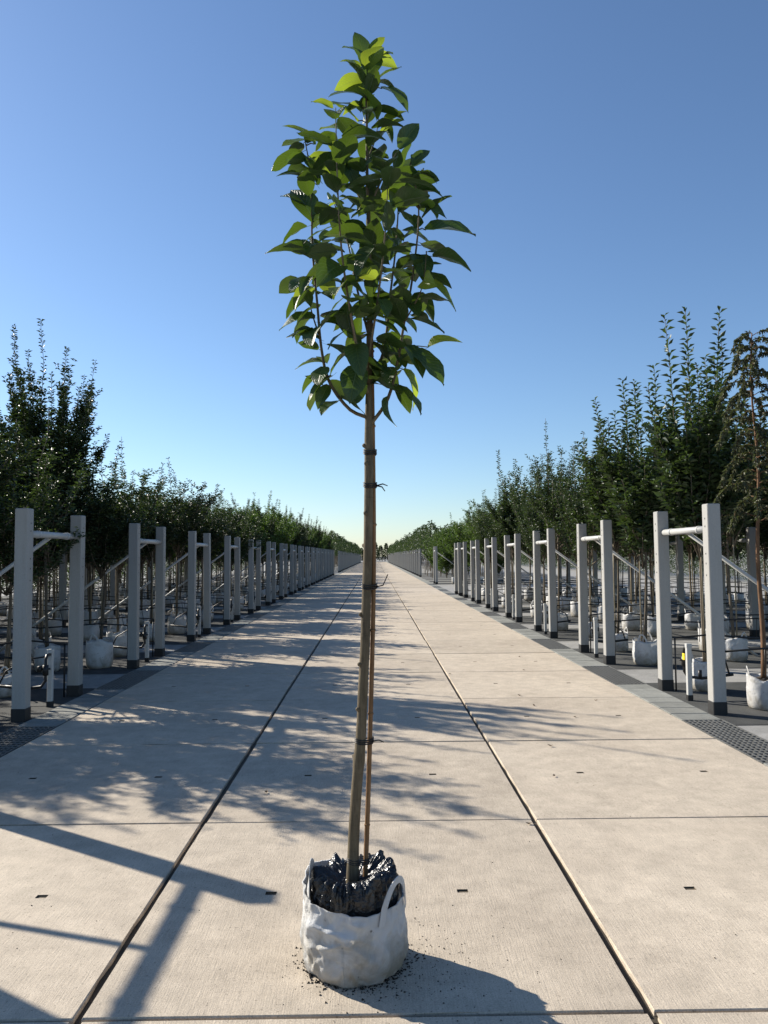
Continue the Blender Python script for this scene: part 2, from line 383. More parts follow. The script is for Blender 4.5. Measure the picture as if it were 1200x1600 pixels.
# ------------------------------------------------------------------ white grow bags
def bag_meshes(seed, R=.165, H=.335, n=40, rows=12):
    rr = random.Random(seed); ph = rr.uniform(0, 9); mb = MB(); vs = []; fs = []
    def rim(t): return H*(1+.05*math.sin(t*2+ph)+.04*math.sin(3*t+ph*2)+.02*math.sin(7*t))
    for j in range(rows+1):
        f = j/rows
        for i in range(n):
            t = 2*math.pi*i/n; z = rim(t)*f
            r = R*(.86+.14*min(1, f/.12)**.6)*(1+.02*math.sin(f*3.1))*(1+.05*noise.noise((math.cos(t)*2+ph, math.sin(t)*2, z*9))+.035*noise.noise((math.cos(t)*6, math.sin(t)*6+ph, z*22)))
            vs.append((r*math.cos(t), r*math.sin(t), z))
    for i in range(n):
        t = 2*math.pi*i/n; p = vs[rows*n+i]; vs.append((p[0]*.95, p[1]*.95, p[2]-.02))
    for j in range(rows+1):
        for i in range(n): q = (i+1) % n; fs.append((j*n+i, j*n+q, j*n+n+q, j*n+n+i))
    fs.append(tuple(range(n-1, -1, -1))); mb.add(vs, fs)
    sb = MB(); sv = [(0, 0, H*.93)]
    for ring in (.35, .7, .97):
        for i in range(n//2):
            t = 4*math.pi*i/n; sv.append((R*ring*math.cos(t), R*ring*math.sin(t), H*.88+rr.uniform(-.012, .022)-.02*(ring > .9)))
    q = n//2; sf = [(0, 1+i, 1+(i+1) % q) for i in range(q)]
    for k_ in range(2):
        for i in range(q): j = (i+1) % q; a = 1+k_*q; sf.append((a+i, a+q+i, a+q+j, a+j))
    sb.add(sv, sf)
    hb = MB()
    a = rr.uniform(0, 6); pts = []
    for i in range(9):
        u = -1+2*i/8; t = a+u*.38; z = H*.93+.10*(1-u*u)+.01
        pts.append((R*.99*math.cos(t), R*.99*math.sin(t), z))
    ribbon(hb, pts, .022, .003)
    return (mb.mesh('bag', M['bag'], True), sb.mesh('soil', M['soil'], True), hb.mesh('handle', M['bag']))
def ribbon(mb, pts, wd, th):
    pts = [Vector(p) for p in pts]; vs = []; fs = []
    for i, p in enumerate(pts):
        t = (pts[min(i+1, len(pts)-1)]-pts[max(i-1, 0)]).normalized()
        o = Vector((p.x, p.y, 0)); o = o.normalized() if o.length > 1e-4 else Vector((0, -1, 0))
        s_ = t.cross(o).normalized(); nn = s_.cross(t).normalized()
        for a, b in ((-1, -1), (1, -1), (1, 1), (-1, 1)): vs.append(p+s_*(a*wd/2)+nn*(b*th/2))
    for i in range(len(pts)-1):
        for k in range(4): q = (k+1) % 4; fs.append((i*4+k, i*4+q, i*4+4+q, i*4+4+k))
    e = (len(pts)-1)*4; fs += [(3, 2, 1, 0), (e, e+1, e+2, e+3)]
    mb.add(vs, fs)
BAGS = [bag_meshes(i) for i in range(5)]

# ------------------------------------------------------------------ nursery trees
def leaf_mesh_np(name, P, D, Sz, rng, mat, droop=.25, width=.42):
    n = len(P); D = D/np.linalg.norm(D, axis=1, keepdims=True)
    upv = np.tile([0, 0, 1.0], (n, 1))+rng.normal(0, .55, (n, 3))
    X = np.cross(D, upv); X /= np.linalg.norm(X, axis=1, keepdims=True)+1e-9
    Nn = np.cross(X, D); s = Sz[:, None]
    base = P; tip = P+D*s-Nn*s*droop
    midp = P+D*s*.5+Nn*s*.05
    lf = midp+X*s*width*.5+Nn*s*.08; rg = midp-X*s*width*.5+Nn*s*.08
    V = np.stack([base, lf, tip, rg], 1).reshape(-1, 3)
    I = np.arange(n)*4
    F = np.stack([I, I+2, I+1, I, I+3, I+2], 1).reshape(-1)
    me = bpy.data.meshes.new(name)
    me.vertices.add(len(V)); me.vertices.foreach_set('co', V.ravel())
    me.loops.add(len(F)); me.loops.foreach_set('vertex_index', F.astype(np.int32))
    me.polygons.add(len(F)//3); me.polygons.foreach_set('loop_start', np.arange(0, len(F), 3, dtype=np.int32)); me.polygons.foreach_set('loop_total', np.full(len(F)//3, 3, np.int32))
    me.materials.append(mat); me.update(calc_edges=True); me.validate()
    return me
def path_pts(path, step, rng):
    path = np.array(path); seg = np.linalg.norm(np.diff(path, axis=0), axis=1); L = seg.sum(); cum = np.concatenate([[0], np.cumsum(seg)])
    n = max(2, int(L/step)); d = np.sort(rng.uniform(0, L, n)) if rng is not None else np.linspace(0, L, n)
    out = np.stack([np.interp(d, cum, path[:, k]) for k in range(3)], 1)
    i = np.clip(np.searchsorted(cum, d)-1, 0, len(seg)-1); T = np.diff(path, axis=0)[i]; T = T/np.linalg.norm(T, axis=1, keepdims=True)
    return out, T, d/L
KIND = {  # H top, zb crown base, R radius, shoots, twigs per shoot, leaf length, leaf step
 'column': dict(H=5.15, zb=1.55, R=.95, ns=34, tw=24, ll=.085, st=.012, up=1.0, mat='fol_dark', bark='bark2'),
 'bushy':  dict(H=3.45, zb=1.50, R=.95, ns=26, tw=18, ll=.082, st=.015, up=.45, mat='fol_dark', bark='bark2', lead=2),
 'tiered': dict(H=4.30, zb=1.50, R=.80, ns=22, tw=19, ll=.125, st=.018, up=.9, mat='fol_mid', bark='bark2', lead=7),
 'loose':  dict(H=3.9, zb=1.45, R=.95, ns=24, tw=18, ll=.078, st=.016, up=.65, mat='fol_mid', bark='bark2', lead=3),
 'fresh':  dict(H=3.8, zb=1.35, R=.95, ns=25, tw=17, ll=.09, st=.015, up=.6, mat='fol_fresh', bark='bark2', lead=1),
 'thuja':  dict(H=3.5, zb=.35, R=1.05, ns=32, tw=16, ll=.10, st=.018, up=.5, mat='fol_fresh', bark='bark2'),
}
def tree_meshes(kind, seed):
    K = KIND[kind]; rng = np.random.default_rng(seed); rr = random.Random(seed)
    H, zb, R = K['H'], K['zb'], K['R']; shoots = []; P = []; D = []; Z = []
    def leaves(path, step, ll, tier=False, taper=.45):
        pts, T, f = path_pts(path, step, None if tier else rng); n = len(pts)
        az = (np.arange(n)*2.4+rng.uniform(0, 6)) if not tier else (np.arange(n)//2*1.57+np.arange(n) % 2*3.1416+rng.normal(0, .25, n))
        out = np.stack([np.cos(az), np.sin(az), rng.normal(.28 if not tier else .35, .35 if not tier else .15, n)], 1)
        P.append(pts+out*.006); D.append(out+T*.35); Z.append(ll*rng.uniform(.65, 1.2, n)*(1-taper*f**2))
    lead = K.get('lead', 0)
    for i in range(K['ns']):
        a = i*2.399+rr.uniform(-.4, .4); isl = i < lead
        q = math.sqrt(rr.random()); re = R*(q if not isl else .55*q)
        zs = zb+rr.uniform(0, .30)*(H-zb)
        if kind == 'column': ze = H-(H-3.6)*(re/R)**1.2*rr.uniform(.6, 1.1)-rr.uniform(0, .45)
        elif isl: ze = H*rr.uniform(1.0, 1.10)-(.9 if kind == 'tiered' else .5)*i/max(1, lead)
        else: ze = zs+(H-zs)*(rr.uniform(.35, .9))*(1-.45*(q**2)*(1-K['up'])) - (.25 if kind == 'tiered' else 0)
        if kind == 'column' and i < 3: ze = H-.22*i
        ex, ey = re*math.cos(a), re*math.sin(a); n = 7; path = []
        for j in range(n):
            f = j/(n-1); h = f**(.55 if K['up'] > .6 else .8)
            path.append((ex*h+rr.gauss(0, .018)*(f > 0), ey*h+rr.gauss(0, .018)*(f > 0), zs+(ze-zs)*f**(1.05 if K['up'] > .6 else .95)))
        shoots.append(path); L = ze-zs
        tiered = kind == 'tiered'
        leaves(path[1:], K['st']*(1.25 if tiered else 1.0), K['ll']*(1.1 if tiered else 1), tiered, .3)
        for k_ in range(K['tw'] if not isl else int(K['tw']*.6)):
            f = rr.uniform(.06, .82 if kind == 'column' else .72 if tiered or isl else .98)
            if isl: f *= .6
            p = np.array([np.interp(f, np.linspace(0, 1, n), [c_[d] for c_ in path]) for d in range(3)])
            b = rr.uniform(0, 6.28); e = rr.uniform(.1, .8)+K['up']*.5; tl = rr.uniform(.12, .40)*(.75 if kind == 'column' else 1)
            d = np.array([math.cos(b)*math.cos(e), math.sin(b)*math.cos(e), math.sin(e)])
            leaves([p, p+d*tl*.5, p+d*tl+np.array([0, 0, .02])], K['st']*1.1, K['ll']*.95, False, .3)
    P = np.concatenate(P); D = np.concatenate(D); Z = np.concatenate(Z)
    crown = leaf_mesh_np('crown', P, D, Z, rng, M[K['mat']])
    mb = MB(); lx, ly = rr.uniform(-.05, .05), rr.uniform(-.05, .05)
    tp = [(lx*math.sin(f*3), ly*math.sin(f*3), .26+(zb+.45*(H-zb)-.26)*f) for f in [i/9 for i in range(10)]]
    mb.tube(tp, [.026-.016*i/9 for i in range(10)], 8)
    for s_ in shoots:
        st = np.array(s_[0]); z0 = max(zb*.97, st[2]-.12)
        mb.tube([(0, 0, z0)]+s_[1:], [.011, .009, .008, .006, .005, .004, .003], 4)
    trunk = mb.mesh('trunk', M[K['bark']], True)
    return trunk, crown
TREES = {k_: [tree_meshes(k_, 100*i+j) for j in range(3 if k_ not in ('bushy', 'loose') else 4)] for i, k_ in enumerate(KIND)}
cane_me = MB().tube([(.045, .01, .24), (.05, .0, 1.2), (.03, -.01, 2.3)], .011, 6).mesh('stake', M['cane'], True)

LOOK = {'column': 'narrow dark tree', 'bushy': 'dark bushy tree', 'tiered': 'tiered-leaf tree', 'loose': 'loose-crowned tree', 'fresh': 'fresh-green tree', 'thuja': 'dense green bush'}
ntree = 0
def plant(kind, x, y, sc=1.0, hs=1.0, var=None, bag=True, col=0, sd_=1, label=None, detail=True, row=None):
    global ntree
    ntree += 1; rr = random
    t = empty('potted_tree' if bag else 'bush', (x, y, GZ), rr.uniform(0, 6.28))
    tm, cm = TREES[kind][rr.randrange(len(TREES[kind])) if var is None else var]
    for nm, me in (('trunk', tm), ('crown', cm)):
        o = link(nm, me, t); o.scale = (sc, sc, hs)
    tilt = Vector((rr.gauss(0, .008), rr.gauss(0, .008)))
    t.rotation_euler.x, t.rotation_euler.y = 0, 0
    if bag:
        b = BAGS[rr.randrange(5)]; s = rr.uniform(.92, 1.18)
        o = link('bag', b[0], t); o.scale = (s, s, s*rr.uniform(.9, 1.08))
        link('soil', b[1], o)
        if detail:
            link('handle', b[2], o)
            if rr.random() < .5: link('handle', b[2], o).rotation_euler = (0, 0, math.pi)
        if rr.random() < (.95 if sd_ < 0 else .85): link('stake', cane_me, t)
    side = SIDE[sd_][3:]
    if label: lb = label
    elif row is None: lb = f"{LOOK[kind]} past the cross path on {side}"
    elif row[0] < 10: lb = f"{LOOK[kind]}, {nth(col)} in row, {nth(row[0])} frame, {ORD[row[1]]} post, {side[4:]}"
    else: lb = f"{LOOK[kind]} in a white bag far along the rows, {side}"
    tag(t, lb, 'tree' if bag else 'bush', None if label else f"{LOOK[kind]}s {SIDE[sd_]}")
    return t
# left block
plant('column', -4.68, 11.42, .92, 1.0, 0, label='tallest tree, a dense bundle of upright dark shoots towering over its neighbours')
for kk in range(0, 17):
    for jj, yy in enumerate((8.12, 9.42)):
        for j in range(7 if kk < 9 else 4):
            x = -(4.22+1.28*j)+random.uniform(-.14, .14); y = yy+PER*kk+random.uniform(-.10, .10)
            if kk == 1 and jj == 0 and j == 0: x = -4.05; y = 11.75
            if kk == 1 and jj == 0 and j == 1: x = -5.9
            if j == 0 and kk == 0 and jj == 0: kind, hs = 'bushy', .98
            elif kk == 1 and j in (1, 2): kind, hs = 'column', random.uniform(.72, .84)
            elif kk >= 5: kind, hs = random.choice(['fresh', 'fresh', 'bushy', 'column']), random.uniform(.92, 1.05)
            else: kind, hs = random.choice(['bushy', 'bushy', 'loose']), random.uniform(.90, 1.03)
            if kind == 'column' and kk >= 5: hs *= .80
            if kk == 1 and jj == 0 and j == 0: kind, hs = 'bushy', .9
            if kind == 'loose': hs *= .9
            plant(kind, x, y, random.uniform(.9, 1.05), hs, None, True, j, -1, detail=kk < 6, row=(kk, jj))
# right block
def weeping():
    rr = random.Random(5); rng = np.random.default_rng(5); H = 3.98
    t = empty('potted_tree', (4.11, 8.22, GZ), 0)
    mb = MB(); mb.tube([(.02*math.sin(i*.9), .015*math.sin(i*.7), .26+(H-.26)*i/14) for i in range(15)], [.030-.024*i/14 for i in range(15)], 8)
    P = []; D = []; Z = []
    for i in range(62):
        z = 1.95+(H-1.95)*(i/61)**.9; a = i*2.4+rr.uniform(-.3, .3); L = rr.uniform(.22, .55)*(1.1-.45*(z-1.95)/2)
        path = [np.array([0, 0, z])]; d = np.array([math.cos(a), math.sin(a), .45]); p = path[0].copy()
        for j in range(8):
            p = p+d*L/6; d = d*np.array([.88, .88, 1])+np.array([0, 0, -.26]); path.append(p.copy())
        mb.tube([tuple(q) for q in path], [.006-.0005*j for j in range(9)], 4)
        pts, T, f = path_pts(path[1:], .0030, rng); n = len(pts); az = rng.uniform(0, 6.28, n)
        P.append(pts); D.append(np.stack([np.cos(az), np.sin(az), rng.normal(-.3, .5, n)], 1)+T*.6); Z.append(rng.uniform(.035, .065, n))
    mb.build('trunk', M['bark3'], t, True)
    link('crown', leaf_mesh_np('crown', np.concatenate(P), np.concatenate(D), np.concatenate(Z), rng, M['fol_grey'], .2, .35), t)
    b = BAGS[2]; o = link('bag', b[0], t); o.scale = (.98, .98, 1.02); link('soil', b[1], o); link('handle', b[2], o)
    tag(t, 'slim tree with thin drooping feathery branches and reddish stem in a white bag', 'tree')
weeping(); ntree += 1
for kk in range(0, 7):
    for jj, yy in enumerate((8.12, 9.42)):
        for j in range(7 if kk < 6 else 5):
            x = 4.12+1.36*j+random.uniform(-.16, .16); y = yy+PER*kk+random.uniform(-.10, .10)
            if kk == 0 and jj == 0 and j == 0: continue
            if kk == 1 and jj == 0 and j == 0: x, y = 4.02, 11.55
            if kk == 1 and jj == 0 and j == 1: x, y = 5.47, 11.84
            if random.random() < .10 and j > 0: continue
            if kk <= 1 or (kk == 2 and j > 2): kind, hs = 'tiered', random.uniform(.95, 1.07)
            elif kk <= 4: kind, hs = ('loose' if random.random() < .75 else 'tiered'), random.uniform(.95, 1.07)
            else: kind, hs = random.choice(['loose', 'fresh']), random.uniform(.92, 1.0)
            plant(kind, x, y, random.uniform(.9, 1.05), hs, None, True, j, 1, detail=kk < 6, row=(kk, jj))
for i in range(9):
    plant('thuja', 4.3+1.7*(i % 3)+random.uniform(-.2, .2), 47.5+2.6*(i//3)+random.uniform(-.3, .3), random.uniform(.9, 1.1), random.uniform(.95, 1.1), None, False, i % 3, 1)
for i in range(8):
    plant('fresh', 4.6+1.5*(i % 4), 42.6+2.0*(i//4)+random.uniform(-.2, .2), 1.0, random.uniform(.9, 1.0), None, True, i % 4, 1, detail=False)

# far rows: too many and too small to count
def far_trees():
    rng = np.random.default_rng(3); P = []; D = []; Z = []; tv = MB()
    spots = []
    for y in np.arange(56, 205, 1.9):
        for j in range(4): spots.append((4.3+1.6*j, y, 0))
    for y in np.arange(77, 205, 1.9):
        for j in range(4): spots.append((-4.3-1.5*j, y, 1))
    for y in np.arange(24, 150, 1.7):
        for j in range(2): spots.append((20+1.6*j, y, 2))
    for y in np.arange(6, 90, 1.5): spots.extend([(-13.7, y, 2), (-15.4, y+.7, 2)])
    for x in np.arange(-70, 70, 1.5): spots.append((x, 217+rng.uniform(0, 5), 3))
    for x, y, k_ in spots:
        x += rng.normal(0, .2); y += rng.normal(0, .2)
        n = 900 if k_ == 3 else 1500 if k_ == 2 and y < 110 else 420 if y < 120 else 240
        H = rng.uniform(3.4, 4.3) if k_ < 3 else rng.uniform(3.4, 5.2)
        zb = 1.6 if k_ < 2 else .15
        f = rng.beta(1.4, 1.3, n); z = zb+(H-zb)*f
        prof = np.interp(f, [0, .15, .5, .85, 1], [.35, .85, .9, .35, .04])*rng.uniform(.75, 1.1)
        r = np.sqrt(rng.random(n))*prof; a = rng.uniform(0, 6.28, n)
        lump = 1+.25*np.sin(a*3+x*7)+.15*np.sin(z*5+y)
        P.append(np.stack([x+r*lump*np.cos(a), y+r*lump*np.sin(a), z], 1))
        D.append(np.stack([np.cos(a), np.sin(a), rng.normal(.35, .5, n)], 1)); Z.append(rng.uniform(.10, .22, n)*(2.2 if k_ == 3 else .62 if n > 1000 else 1 if y < 120 else 1.35))
        if k_ < 2: tv.tube([(x, y, GZ), (x+.03, y, zb+.8)], [.03, .018], 4, cap=False)
    root = link('far_tree_rows', leaf_mesh_np('far_tree_rows', np.concatenate(P), np.concatenate(D), np.concatenate(Z), rng, M['fol_mid'], .2, .5))
    tag(root, 'hazy far rows of nursery trees merging into one green mass', 'trees', None, 'stuff')
    tv.build('trunks', M['bark2'], root)
    root.children[0]['kind'] = 'stuff'
far_trees()

# ------------------------------------------------------------------ the young tree on the road
HX, HY = -0.045, 3.17
hero = empty('potted_tree', (HX, HY, 0))
tag(hero, 'young large-leaved tree tied to a stake in a white bag, alone on the road', 'tree')
def rim(t):      # height of the bag's edge round the pot (t = 0 right, -90 front, 180 left)
    a = math.degrees(t) % 360
    return float(np.interp(a, [0, 60, 120, 150, 180, 205, 240, 270, 292, 320, 345, 360], [.278, .315, .335, .350, .315, .295, .280, .268, .262, .272, .278, .278]))
def hero_bag():
    n, rows, R = 150, 46, .197; vs = []; fs = []; mb = MB()
    creases = [(-1.98, .205, -.15, .085, .005, .017), (-2.05, .150, .25, .07, .006, .018), (-1.62, .165, -.62, .10, .004, .010), (-1.35, .175, -.55, .11, .004, .006), (-2.25, .165, 1.2, .06, .005, -.008),
               (-1.80, .215, 1.1, .05, .006, -.009), (-1.15, .21, -.3, .09, .005, .005), (-.75, .19, .9, .08, .006, -.006), (-1.9, .10, -.3, .07, .005, -.006),
               (-2.5, .22, 1.35, .10, .008, .009), (-1.0, .12, .2, .10, .004, .004), (-.5, .13, 1.3, .08, .005, .006), (-1.55, .24, -.2, .07, .005, .005)]
    for j in range(rows+1):
        f = j/rows
        for i in range(n):
            t = 2*math.pi*i/n; z = rim(t)*f
            r = R*(.85+.15*min(1, (z/.05))**.55)*(1+.012*math.sin(f*3.1)+.02*(1-f))
            c, s = math.cos(t), math.sin(t)
            r += .011*noise.noise((c*2.2, s*2.2, z*7))+.009*noise.noise((c*5+3, s*5, z*13+5))+.006*(.5-abs(noise.noise((c*4-z*9, s*4+z*6, z*10)))*2)
            r += .005*(1-abs(noise.noise((c*5+9, s*5, z*17+t*.4)))*2.6)
            r += .0022*noise.noise((c*18, s*18, z*40))
            tt = (t+math.pi) % (2*math.pi)-math.pi
            for (ta, zz, an, ln, wz, amp) in creases:
                da = (tt-ta)*R; q = z-zz; u_ = da*math.cos(an)+q*math.sin(an); v_ = -da*math.sin(an)+q*math.cos(an)
                r += amp*math.exp(-(u_/ln)**2)*math.exp(-abs(v_)/(wz*(1 if v_ > 0 else 3.2)))
            vs.append((r*c, r*s, z))
    for d, k_ in ((.975, -.002), (.955, -.05)):
        for i in range(n):
            p = vs[rows*n+i]; vs.append((p[0]*d, p[1]*d, p[2]+k_))
    for j in range(rows+2):
        for i in range(n): q = (i+1) % n; fs.append((j*n+i, j*n+q, j*n+n+q, j*n+n+i))
    fs.append(tuple(range(n-1, -1, -1)))
    bag = mb.add(vs, fs).build('bag', M['bag'], hero, True)
    # stitched seam and the two lifting loops
    sm = MB(); pts = []
    i0 = int((-1.72 % (2*math.pi))/(2*math.pi)*n)
    for j in range(1, int(rows*.60)): p = Vector(vs[j*n+i0]); pts.append(p*1.004)
    ribbon(sm, pts, .007, .004); sm.build('seam', M['bag'], bag)
    lp = MB()
    def loop(a0, a1, hgt, lean, wd=.026):
        pts = []
        for i in range(15):
            u = i/14; t = rad(a0+(a1-a0)*u); h = math.sin(math.pi*u)**.55
            z = rim(t)-.05*(1-h)+hgt*h; rr = .200-lean*h
            pts.append((rr*math.cos(t)*1.015, rr*math.sin(t)*1.015, z))
        ribbon(lp, pts, wd, .003); return lp
    loop(-58, -6, .085, .004).build('handle', M['bag'], bag); lp = MB()
    loop(150, 206, .05, .028, .04).build('handle', M['bag'], bag)
    # black plastic gathered round the root ball
    n, rows = 200, 26; vs = []; fs = []
    prof = [(0, .172, -.05), (.12, .168, .0), (.3, .160, .055), (.42, .152, .085), (.52, .130, .093), (.66, .095, .078), (.82, .055, .055), (1, .018, .050)]
    for j in range(rows+1):
        f = j/rows; pr = np.interp(f, [p[0] for p in prof], [p[1] for p in prof]); pz = np.interp(f, [p[0] for p in prof], [p[2] for p in prof])
        for i in range(n):
            t = 2*math.pi*i/n; c, s = math.cos(t), math.sin(t)
            pl = 1-2*abs(noise.noise((c*5.5, s*5.5, f*1.6)))*1.3
            pl2 = noise.noise((c*13, s*13, f*3.2+4)); l3 = noise.noise((c*2, s*2, f*2))
            amp = min(1, f*5)*min(1, (1.05-f)*2.2)
            base = .262+.012*math.sin(t*1+1.9)
            r = pr+amp*(.013*pl+.012*pl2+.006*noise.noise((c*9, s*9, f*14))); z = base+pz*1.02+amp*(.012*pl+.016*pl2+.024*l3+.006*noise.noise((c*10, s*10, f*12+3)))
            vs.append((r*c, r*s, z))
    for j in range(rows):
        for i in range(n): q = (i+1) % n; fs.append((j*n+i, j*n+q, j*n+n+q, j*n+n+i))
    fs.append(tuple(range(rows*n, rows*n+n)))
    MB().add(vs, fs).build('liner', M['liner'], hero, True)
hero_bag()

def loc(p, dy): return Vector((p[0]-HX, dy, p[1]))
def smooth_path(pts, n):
    pts = [Vector(p) for p in pts]; out = []
    N = len(pts)-1
    for k in range(n+1):
        f = k/n*N; i = min(int(f), N-1); u = f-i
        p0, p1, p2, p3 = pts[max(i-1, 0)], pts[i], pts[i+1], pts[min(i+2, N)]
        out.append(.5*((2*p1)+(p2-p0)*u+(2*p0-5*p1+4*p2-p3)*u*u+(3*p1-p0-3*p2+p3)*u**3))
    return out
rr = random.Random(21)
TR = [(-.05, .27), (-.05, .332), (-.036, .63), (-.008, 1.008), (.015, 1.519), (.023, 1.883), (.025, 2.198), (.03, 2.571), (.029, 2.894), (.026, 3.248), (.023, 3.524), (.027, 3.69)]
tp = smooth_path([loc(p, 0) for p in TR], 90)
trs = []
for i, p in enumerate(tp):
    q = float(np.interp(p.z, [.3, .45, 1.0, 2.1, 2.3, 3.0, 3.7], [.0265, .0225, .020, .0175, .013, .0075, .003]))
    q *= 1+.05*noise.noise((p.z*11, 0, 0))+(.16*max(0, noise.noise((p.z*7, 4, 0))-.25)*3)
    trs.append(q); p += Vector((.004*noise.noise((p.z*3, 1, 0)), .004*noise.noise((p.z*3, 7, 0)), 0))
tb = MB().tube(tp, trs, 14)
for z in (.78, .98, 1.16, 1.33, 1.62, 1.78, 1.95, 2.05):            # knots and pruned stubs
    i = min(range(len(tp)), key=lambda k_: abs(tp[k_].z-z)); a = rr.uniform(2.0, 4.6); d = Vector((math.cos(a), math.sin(a), .5))
    tb.tube([tp[i], tp[i]+d*(trs[i]+.003), tp[i]+d*(trs[i]+.008)], [.011, .009, .005], 7)
trunk = tb.build('trunk', M['bark'], hero, True)
ST = [(0, .29), (0, .336), (.019, .805), (.041, 1.519), (.041, 2.198), (.032, 2.84), (.03, 3.03)]
sp = smooth_path([loc(p, .012) for p in ST], 40)
stk = MB().tube(sp, [.0105-.003*i/40 for i in range(41)], 10)
for z in (.55, .92, 1.31, 1.72, 2.1, 2.45, 2.75):
    i = min(range(len(sp)), key=lambda k_: abs(sp[k_].z-z)); stk.tube([sp[i]-Vector((0, 0, .006)), sp[i], sp[i]+Vector((0, 0, .006))], [.0095, .0125, .0095], 10)
stk.build('stake', M['stake'], hero, True)
for z, tail in ((.392, 0), (.86, 1), (1.475, 2), (1.885, 1), (2.02, 0)):
    a = tp[min(range(len(tp)), key=lambda k_: abs(tp[k_].z-z))]; b = sp[min(range(len(sp)), key=lambda k_: abs(sp[k_].z-z))]
    mb = MB()
    for dz in (-.006, .001, .009):
        pts = []
        for i in range(21):
            t = 2*math.pi*i/20; c = a if math.cos(t) < 0 else b; q = (.0225 if math.cos(t) < 0 else .0135)*(1.0 if z < 1 else .95)
            pts.append(Vector((c.x+q*math.cos(t), c.y+max(q, .019)*math.sin(t), z+dz+.004*math.sin(t*2+z))))
        mb.tube(pts, .0028, 5)
    if tail:
        q = b+Vector((.012, -.012, 0)); q.z = z
        mb.tube([q, q+Vector((.025, -.01, .006)), q+Vector((.045, -.012, -.002 if tail == 1 else .05))], [.003, .0028, .002], 5)
        if z > 1.8: mb.tube([q, q+Vector((.022, -.01, -.006)), q+Vector((.034, -.012, -.024))], [.003, .0028, .002], 5)
    mb.build('tie', M['black'], hero, True)

def leaf_mesh(seed):
    q = random.Random(seed); bend = q.uniform(.15, .55); fold = q.uniform(.05, .24); wv = q.uniform(.01, .035); ph = q.uniform(0, 6); tw = q.uniform(-.5, .5)
    wide = q.uniform(.26, .34); ns = 7; us = (-1, -.5, 0, .5, 1); vs = []; fs = []; uv = []
    for j in range(ns+1):
        t = j/ns; tt = .03+.97*t
        hw = wide*(math.sin(math.pi*tt**.92)**.75 if 0 < tt < 1 else 0)+(.008 if j == 0 else 0)
        for u in us:
            x = u*hw; z = -bend*t*t+fold*abs(u)*hw*2.2-.06*(abs(u) == 1)*hw+wv*math.sin(t*11+ph+u*1.6)*abs(u)
            a = tw*t*.6; x, z2 = x*math.cos(a)-0*math.sin(a), z+x*math.sin(a)
            vs.append((x, t*(1-.12*bend*t), z2)); uv.append((.5+u*.5, t))
    for j in range(ns):
        for i in range(4): fs.append((j*5+i, j*5+i+1, j*5+i+6, j*5+i+5))
    b = len(vs); vs += [(-.012, -.16, .02), (.012, -.16, .02), (.012, .02, 0), (-.012, .02, 0)]; uv += [(.5, 0)]*4; fs.append((b, b+1, b+2, b+3))
    out = []
    for mk in ('leaf', 'leaf_young_backlit'):
        me = bpy.data.meshes.new('leaf'); me.from_pydata(vs, [], fs); me.materials.append(M[mk])
        l = me.uv_layers.new(name='UVMap')
        for lp in me.loops: l.data[lp.index].uv = uv[lp.vertex_index]
        me.polygons.foreach_set('use_smooth', [True]*len(fs)); me.update(); out.append(me)
    return out
LEAVES = [leaf_mesh(i) for i in range(9)]
nleaf = 0
def put_leaf(parent, base, d, nrm, L, wsc, young):  # young picks the paler leaf with backlight painted in
    global nleaf
    nleaf += 1
    y = d.normalized(); z = (nrm-y*nrm.dot(y)).normalized(); x = y.cross(z)
    o = link('leaf', LEAVES[rr.randrange(9)][1 if young else 0], parent)
    mm = Matrix((x*L*wsc, y*L, z*L)).transposed().to_4x4(); mm.translation = base; o.matrix_local = mm
    return o
BR = {  # x, z along each branch; how far it leans towards (-) or away from (+) the camera
 'left': ([(.014, 2.167), (-.056, 2.199), (-.134, 2.305), (-.165, 2.438), (-.181, 2.625), (-.199, 2.841), (-.203, 3.03), (-.211, 3.194), (-.229, 3.30)], -.06, .008),
 'right': ([(.035, 2.14), (.101, 2.238), (.142, 2.383), (.175, 2.57), (.211, 2.758), (.24, 3.002), (.233, 3.139), (.203, 3.24)], .05, .008),
 'f1': ([(.025, 2.251), (-.016, 2.411), (-.054, 2.625), (-.08, 2.84), (-.092, 3.112), (-.096, 3.36)], -.19, .007),
 'b1': ([(.031, 2.304), (.09, 2.464), (.118, 2.705), (.147, 2.948), (.162, 3.166), (.171, 3.30)], .19, .007),
 'f2': ([(.026, 2.411), (.065, 2.624), (.093, 2.84), (.108, 3.08)], -.20, .006),
 'b2': ([(.024, 2.517), (-.027, 2.759), (-.066, 2.976), (-.131, 3.17)], .18, .006),
 'u1': ([(.028, 3.03), (.095, 3.166), (.163, 3.28)], -.05, .005),
 'u2': ([(.025, 3.03), (-.051, 3.194), (-.09, 3.36)], .05, .005),
 'u3': ([(.026, 3.248), (.06, 3.36), (.075, 3.46)], .05, .004),
 'l2': ([(-.173, 2.491), (-.215, 2.64), (-.225, 2.78)], .04, .004),
 'r2': ([(.175, 2.57), (.245, 2.69), (.265, 2.83)], -.04, .004)}
made = []
for nm, (pts, lean, rad_) in BR.items():
    n = len(pts)
    P3 = [loc(p, lean*math.sin(math.pi/2*min(1, 1.15*i/(n-1)))) for i, p in enumerate(pts)]
    if nm == 'l2': P3[0].y = -.045
    if nm == 'r2': P3[0].y = .035
    sm = smooth_path(P3, 26)
    b = MB().tube(sm, [rad_*(1-.75*i/26) for i in range(27)], 7).build('branch', M['bark'], trunk, True)
    made.append((nm, sm, b))
lead = [p for p in tp if p.z > 2.22]
made.append(('lead', lead, trunk))
